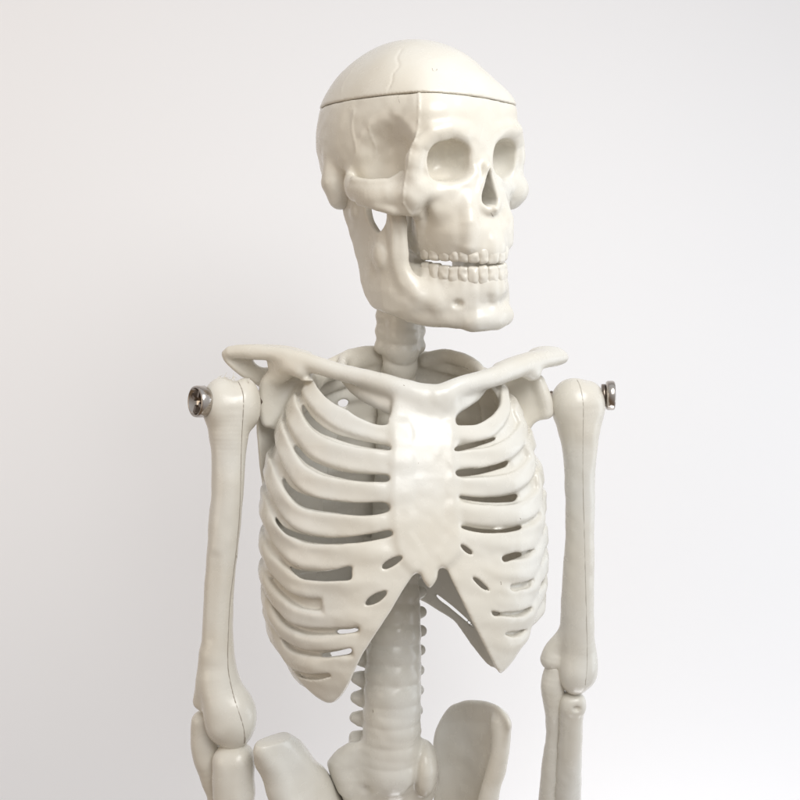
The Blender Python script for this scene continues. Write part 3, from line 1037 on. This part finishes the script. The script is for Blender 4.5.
# ------------------------------------------------------------------ spine and pelvis
def spine_c(py):
    px = np.interp(py, [290, 340, 372, 420, 500, 580, 640, 700, 760, 790], [403, 402, 399, 396, 394, 394.5, 394, 392.5, 390, 389])
    Y = np.interp(py, [290, 340, 372, 420, 500, 580, 640, 700, 760, 790], [14, 20, 38, 52, 56, 40, 24, 14, 14, 22])
    r = np.interp(py, [290, 340, 365, 400, 500, 600, 660, 720, 770], [17, 17.5, 18, 19, 22, 26, 28, 29, 28])
    return px, py, Y, r


def build_spine(mats, root):
    F = Field((-80, -40, -545), (60, 110, 116), 1.4)
    names = {}
    ys = [300, 315, 330, 345, 361, 379] + [397 + 18.5 * i for i in range(10)] + [582, 602, 622, 641, 660, 680, 700, 720, 740, 760]
    for i, y in enumerate(ys):
        lab = 1 + i
        names[lab] = 'vertebra'
        px, py, Y, r = spine_c(y)
        half = 0.5 * ((ys[i + 1] - y) if i + 1 < len(ys) else 20)
        F.tube([P(px, y + half * t, Y) for t in (-0.95, -0.62, -0.3, 0.0, 0.3, 0.62, 0.95)], [r - 0.9, r + 0.6, r + 0.1, r - 0.9, r + 0.1, r + 0.6, r - 0.9], 0.4, lab=lab)
        if y < 356:
            F.pxtube([(px - 19, y + 1, Y + 4, 8.2), (px, y, Y + 4, 8), (px + 16, y + 1, Y + 12, 8.2)], 3, 7, lab=lab)
        elif y > 570:
            t = np.interp(y, [570, 680, 740], [4, 0, -1])
            F.pxtube([(px, y, Y + 16, 7.5), (px - 27, y - 1, Y + 14, 8.6), (px - 36.5 - t * 0.3, y - 2 + t, Y + 14, 6.2)], 3, 5, lab=lab)
            F.pxtube([(px, y - 6, Y + 20, 7), (px + 20, y - 8, Y + 24, 6.4), (px + 27 - max(0, y - 640) * 0.02, y - 10, Y + 26, 5.8)], 3, 3, lab=lab)
        else:
            for s in (-1, 1):
                F.tube([P(px, y, Y + 10), P(px, y, Y + 12) + TL * s * 30 + V3(0, 12, 3)], [7, 5], 3, lab=lab)
    # sacrum
    lab = 80
    names[lab] = 'sacrum'
    F.pxplate([(348, 745), (330, 759), (328, 768), (340, 793), (352, 820), (362, 850), (380, 900), (410, 900), (422, 850), (430, 810), (437, 782), (437, 760), (430, 744), (418, 739), (400, 745), (370, 742)],
              lambda px, py: 22 + (px - 390) * 0.2 + 0.004 * (px - 388) ** 2 + np.clip(py - 780, 0, 200) * 0.25, 36, 9, 9, lab=lab)
    F.ell(P(425, 769, 18), (12.5, 22, 27), 4, lab=lab)
    F.pxtube([(352, 752, 12, 8), (340, 765, 8, 9), (346, 785, 10, 9)], 4, 8, lab=lab)
    for a, b in ((366, 790), (412, 792), (376, 814), (408, 816)):
        F.ell(P(a, b, 0), (4, 4, 3), 6, 'sub')
    F.noise(0.5, 9, 31)
    F.noise(0.5, 22, 32)
    parts = emit_split(F, names, mats['bone'], root, 1)
    lb = 1 + min(range(len(ys)), key=lambda i: abs(ys[i] - 711))
    if lb in parts:
        mark('speck', F, [(372.8, 709.5), (373.4, 711), (373.2, 712.6)], 0.55, mats['seam'], parts[lb])


def build_pelvis(mats, root):
    F = Field((-165, -100, -540), (20, 90, -318), 1.5)
    F.pxplate([(256, 743), (266, 735), (282, 731), (298, 739), (312, 755), (330, 775), (345, 800), (360, 830), (352, 880), (315, 905), (292, 880), (286, 845), (281, 803), (270, 778), (258, 766), (253.5, 753)],
              lambda px, py: -62 + (px - 255) * 1.15 - 14 * np.sin(np.clip((px - 255) / 90, 0, 1) * math.pi), lambda px, py: 26 + 4 * np.clip((775 - py) / 40, 0, 1), 14, 0)
    F.pxtube([(268, 762, -54, 11), (276, 785, -50, 11), (288, 820, -40, 13), (305, 880, -25, 16)], 4, 8)
    F.ell(P(318, 905, -20), (34, 34, 34), 12)
    F.noise(0.8, 14, 41)
    emit('ilium', F, mats['bone'], root, 1)
    G = Field((15, -50, -560), (150, 130, -300), 1.5)
    G.pxplate([(448, 708), (460, 702), (475, 700), (490, 702), (502, 709), (511, 723), (510, 735), (508, 747), (502, 771), (495, 800), (492, 850), (480, 890), (450, 895), (436, 850), (433, 800), (437, 780), (433, 750), (436, 729)],
              lambda px, py: 72 - (px - 433) * 0.8 + 20 * np.sin(np.clip((px - 428) / 84, 0, 1) * math.pi), lambda px, py: 13 + 7 * np.clip((722 - py) / 20, 0, 1), 6, 0)
    G.pxtube([(499, 722, 20, 8), (501, 742, 17, 8.5), (496, 770, 18, 9), (488, 800, 22, 10), (480, 860, 28, 16)], 4, 8)
    G.ell(P(472, 900, 30), (36, 36, 36), 12)
    G.noise(0.8, 14, 42)
    emit('ilium', G, mats['bone'], root, 1)


# ------------------------------------------------------------------ arms
def seam(field, px, mat, parent, r=0.5):
    t = field.ontrace(px, 6)
    t = t @ field.M + field.O
    V, Q = tubemesh(t, np.r_[0.05, np.full(len(t) - 2, r), 0.05], 6)
    return link('mould_seam', mkmesh('mould_seam', V, Q), mat, parent)


def build_arms(mats, root):
    bone = mats['bone']
    # photo left
    F = Field((-215, -85, -372), (-120, 25, 40), 1.2)
    F.pxtube([(229, 406, -42, 24.5), (229, 430, -42, 20.5), (228.5, 455, -42, 17), (227.5, 490, -42, 16), (225, 525, -41, 16), (221.5, 560, -40, 15.3), (218.5, 600, -38, 14.8), (217.5, 640, -37, 15.5), (219, 670, -36, 17.5), (224, 695, -36, 20), (230, 717, -36, 22)], 5, 0)
    F.ell(P(222, 405, -42), (18.5, 24, 27), 4)
    F.ell(P(245, 405, -36), (15, 22, 26), 4)
    F.ell(P(233, 718, -38), (22.5, 22, 30), 7)
    F.ell(P(221, 712, -40), (14, 18, 28), 7)
    F.pxtube([(214, 680, -42, 12), (217, 700, -44, 13), (222, 722, -44, 12)], 3, 9)
    F.pxtube([(213, 655, -36, 12), (206, 684, -34, 10), (202.5, 701, -32, 9)], 3, 9)
    F.tube([P(213, 560, -60), P(207, 640, -58)], [3, 3], 10, 'sub')
    F.noise(0.6, 14, 51)
    h = emit('humerus', F, bone, root, 1)
    seam(F, [(238, 381), (242, 390), (243.5, 399), (243, 415), (241.5, 440), (240.5, 480), (239, 520), (235, 560), (230, 600), (228, 640), (228, 668), (232, 690), (236, 704), (242, 722), (244.5, 735), (244, 745)], mats['seam'], h)
    hf = F
    r = np.random.RandomState(5)
    V, Q = [], []
    for i in range(11):
        x = r.uniform(218, 254)
        b0 = P(x, 380.5 + abs(x - 226) * 0.05 + (2 if 236 < x < 243 else 0) + max(0, x - 248) * 0.6, -42 + r.uniform(-8, 4))
        d = V3(r.uniform(-4, 4), r.uniform(-2, 2), r.uniform(3, 8))
        e = d + V3(r.uniform(-5, 5), r.uniform(-2, 2), r.uniform(-3, 2))
        v, q = tubemesh(cr([b0, b0 + d * 0.5 + V3(r.uniform(-1, 1), 0, 1), b0 + e], 4), np.linspace(0.55, 0.15, 9), 5)
        Q.append(q + sum(len(k) for k in V))
        V.append(v)
    mark('speck', hf, [(236.3, 555), (236.5, 556.5), (236.6, 558)], 0.5, mats['seam'], h)
    mark('speck', hf, [(228, 668), (228.3, 670), (228.5, 672)], 0.6, mats['seam'], h)
    mark('speck', hf, [(245, 737), (244.8, 740), (244.6, 743)], 0.8, mats['seam'], h)
    link('moulding_burr', mkmesh('moulding_burr', np.concatenate(V), np.concatenate(Q)), bone, h)
    F = Field((-215, -90, -530), (-120, 40, -300), 1.3)
    F.pxtube([(203, 722, -28, 11.5), (204, 732, -26, 13.5), (205.5, 745, -26, 14.5), (209, 762, -26, 14), (214, 785, -26, 10.5), (217, 800, -26, 9.5), (221, 850, -26, 9.5), (225, 900, -26, 10)], 4, 0)
    F.noise(0.6, 12, 52)
    emit('ulna', F, bone, root, 1)
    F = Field((-200, -95, -530), (-110, 40, -325), 1.3)
    F.pxtube([(233.5, 766, -40, 18.5), (235, 785, -40, 17.5), (237, 800, -40, 16.5), (239, 850, -40, 15.5), (240, 900, -40, 16)], 4, 0)
    F.box(P(233.5, 776, -40), (19.3, 18.5, 31), 16, 6)
    F.noise(0.6, 12, 53)
    emit('radius', F, bone, root, 1)
    # photo right
    F = Field((138, -10, -372), (236, 140, 40), 1.2)
    F.pxtube([(577.5, 404, 40, 25), (579, 425, 42, 21.5), (579.5, 440, 44, 18.5), (580, 465, 49, 16), (580, 490, 55, 15), (580, 525, 63, 14.3), (579, 560, 72, 15), (577.5, 600, 82, 16.2), (577, 630, 89, 17.2), (577, 655, 95, 19), (577, 672, 97, 19)], 5, 0)
    F.ell(P(572, 404, 40), (22, 25, 27), 4)
    F.ell(P(590, 406, 44), (15, 22, 25), 5)
    F.ell(P(574, 668, 95), (19, 24, 29), 5)
    F.ell(P(585, 665, 97), (12.5, 20, 22), 6)
    F.pxtube([(568, 632, 92, 8), (554, 649, 96, 9), (551.5, 659, 97, 11)], 4, 5)
    F.noise(0.6, 14, 54)
    h = emit('humerus', F, bone, root, 1)
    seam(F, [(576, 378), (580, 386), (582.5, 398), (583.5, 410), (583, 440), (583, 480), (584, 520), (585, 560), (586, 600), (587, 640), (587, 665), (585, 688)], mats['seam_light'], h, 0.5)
    F = Field((130, 40, -640), (230, 215, -275), 1.3)
    F.pxtube([(554, 670, 98, 9.5), (552.5, 688, 100, 11.8), (553.5, 710, 107, 9), (553.5, 735, 119, 8), (551, 770, 134, 9.5), (548.5, 800, 147, 10), (546, 860, 170, 10), (545, 920, 190, 10)], 4, 0)
    F.noise(0.6, 12, 55)
    emit('ulna', F, bone, root, 1)
    F = Field((150, 40, -640), (250, 215, -300), 1.3)
    F.pxtube([(571.5, 704, 98, 13), (570.5, 722, 105, 12.2), (570, 740, 113, 12.3), (568.5, 770, 127, 13), (567, 800, 141, 14), (565, 860, 164, 14), (563, 920, 184, 14)], 4, 0)
    F.box(P(572.5, 703, 98), (12.5, 13, 10), 7, 6)
    F.ell(P(577, 709, 84), (4, 3, 3), 3, 'sub')
    F.noise(0.6, 12, 56)
    emit('radius', F, bone, root, 1)


def build_screws(mats, root):
    def screw(c, axis, rad, depth, shaft):
        ax = axis / np.linalg.norm(axis)
        u = np.cross(ax, V3(0, 0, 1))
        u /= np.linalg.norm(u)
        v = np.cross(u, ax)
        # lathe: cupped pan head with a deep cross recess
        prof = [(0, -depth * 1.0), (rad * 0.72, -depth * 1.0), (rad * 0.93, -depth * 0.9), (rad, -depth * 0.72), (rad, -depth * 0.15), (rad * 0.965, 0.0), (rad * 0.9, 0.6), (rad * 0.84, 0.0),
                (rad * 0.80, -depth * 0.55), (0, -depth * 0.6)]
        n = 48
        V, Q = [], []
        for r, h in prof:
            for j in range(n):
                a = 2 * math.pi * j / n
                V.append(c + ax * h + (u * math.cos(a) + v * math.sin(a)) * r)
        for i in range(len(prof) - 1):
            for j in range(n):
                k = (j + 1) % n
                Q.append((i * n + j, i * n + k, (i + 1) * n + k, (i + 1) * n + j))
        o = link('screw', mkmesh('screw', np.array(V), np.array(Q)), mats['steel'], root)
        # threaded shaft
        V, Q = [], []
        b0 = 0
        m = 20
        L = [(-depth * 0.98, 5.2), (-depth - 2, 5.2)] + [(-depth - 2 - shaft * t, 4.6 + 0.6 * (i % 2)) for i, t in enumerate(np.linspace(0.02, 1, 40))]
        for h, r in L:
            for j in range(m):
                a = 2 * math.pi * j / m
                V.append(c + ax * h + (u * math.cos(a) + v * math.sin(a)) * r)
        for i in range(len(L) - 1):
            for j in range(m):
                k = (j + 1) % m
                Q.append((b0 + i * m + j, b0 + i * m + k, b0 + (i + 1) * m + k, b0 + (i + 1) * m + j))
        link('threaded_shaft', mkmesh('threaded_shaft', np.array(V), np.array(Q)), mats['steel_shaded'], o)  # shade of the gap round the shaft put into the steel colour
        # cross ribs inside the head
        V, Q = [], []
        for w in (0.5, 2.07):
            d = u * math.cos(w) + v * math.sin(w)
            e = np.cross(ax, d)
            for s in (-1, 1):
                b = len(V)
                for h in (-depth * 0.6, -depth * 0.12):
                    for r, t in ((rad * 0.30, -1.6), (rad * 0.30, 1.6), (rad * 0.79, 1.6), (rad * 0.79, -1.6)):
                        V.append(c + ax * h + d * r * s + e * t)
                Q += [(b, b + 1, b + 2, b + 3), (b + 4, b + 5, b + 6, b + 7)]
                for i in range(4):
                    k = (i + 1) % 4
                    Q.append((b + i, b + k, b + 4 + k, b + 4 + i))
        me = mkmesh('cross_recess', np.array(V), np.array(Q))
        me.polygons.foreach_set('use_smooth', np.zeros(len(me.polygons), bool))
        link('cross_recess', me, mats['steel_shaded'], o)  # dark reflections in the recess put into the steel colour
        # washer
        V, Q = [], []
        prof = [(6, 0), (rad * 0.78, 0), (rad * 0.78, -3.5), (6, -3.5), (6, 0)]
        for r, h in prof:
            for j in range(n):
                a = 2 * math.pi * j / n
                V.append(c + ax * (h - depth - 0.3) + (u * math.cos(a) + v * math.sin(a)) * r)
        for i in range(len(prof) - 1):
            for j in range(n):
                k = (j + 1) % n
                Q.append((i * n + j, i * n + k, (i + 1) * n + k, (i + 1) * n + j))
        link('washer', mkmesh('washer', np.array(V), np.array(Q)), mats['steel_shaded'], o)
    screw(P(195, 401.5, -62), V3(-math.cos(math.radians(40)), -math.sin(math.radians(40)), 0), 15.0, 12.5, 66)
    screw(P(614, 395.5, 44), V3(math.cos(0.14), -math.sin(0.14), 0), 15.5, 9.0, 60)
MATS = {'bone': plastic('ivory_plastic', (0.69, 0.678, 0.632)), 'wall': flat_mat('painted_wall', (0.945, 0.95, 0.965), 0.85),
        'steel': flat_mat('steel', (0.5, 0.46, 0.42), 0.18, 1.0), 'steel_shaded': flat_mat('shaded_steel', (0.24, 0.2, 0.17), 0.3, 1.0), 'seam': flat_mat('seam_dirt', (0.34, 0.30, 0.25), 0.7), 'seam_light': flat_mat('seam_pale', (0.46, 0.43, 0.37), 0.7)}  # darker steel carries shade in its colour; second seam tone is paler
setup(MATS)
root = bpy.data.objects.new('skeleton_model', None)
col.objects.link(root)
root.location = (0, 0.005, -0.16)
build_skull(MATS, root)
build_mandible(MATS, root)
build_cage(MATS, root)
build_spine(MATS, root)
build_pelvis(MATS, root)
build_arms(MATS, root)
build_screws(MATS, root)
root['label'] = 'ivory white plastic skeleton model with saw-cut skull cap and steel shoulder screws'
root['category'] = 'skeleton model'
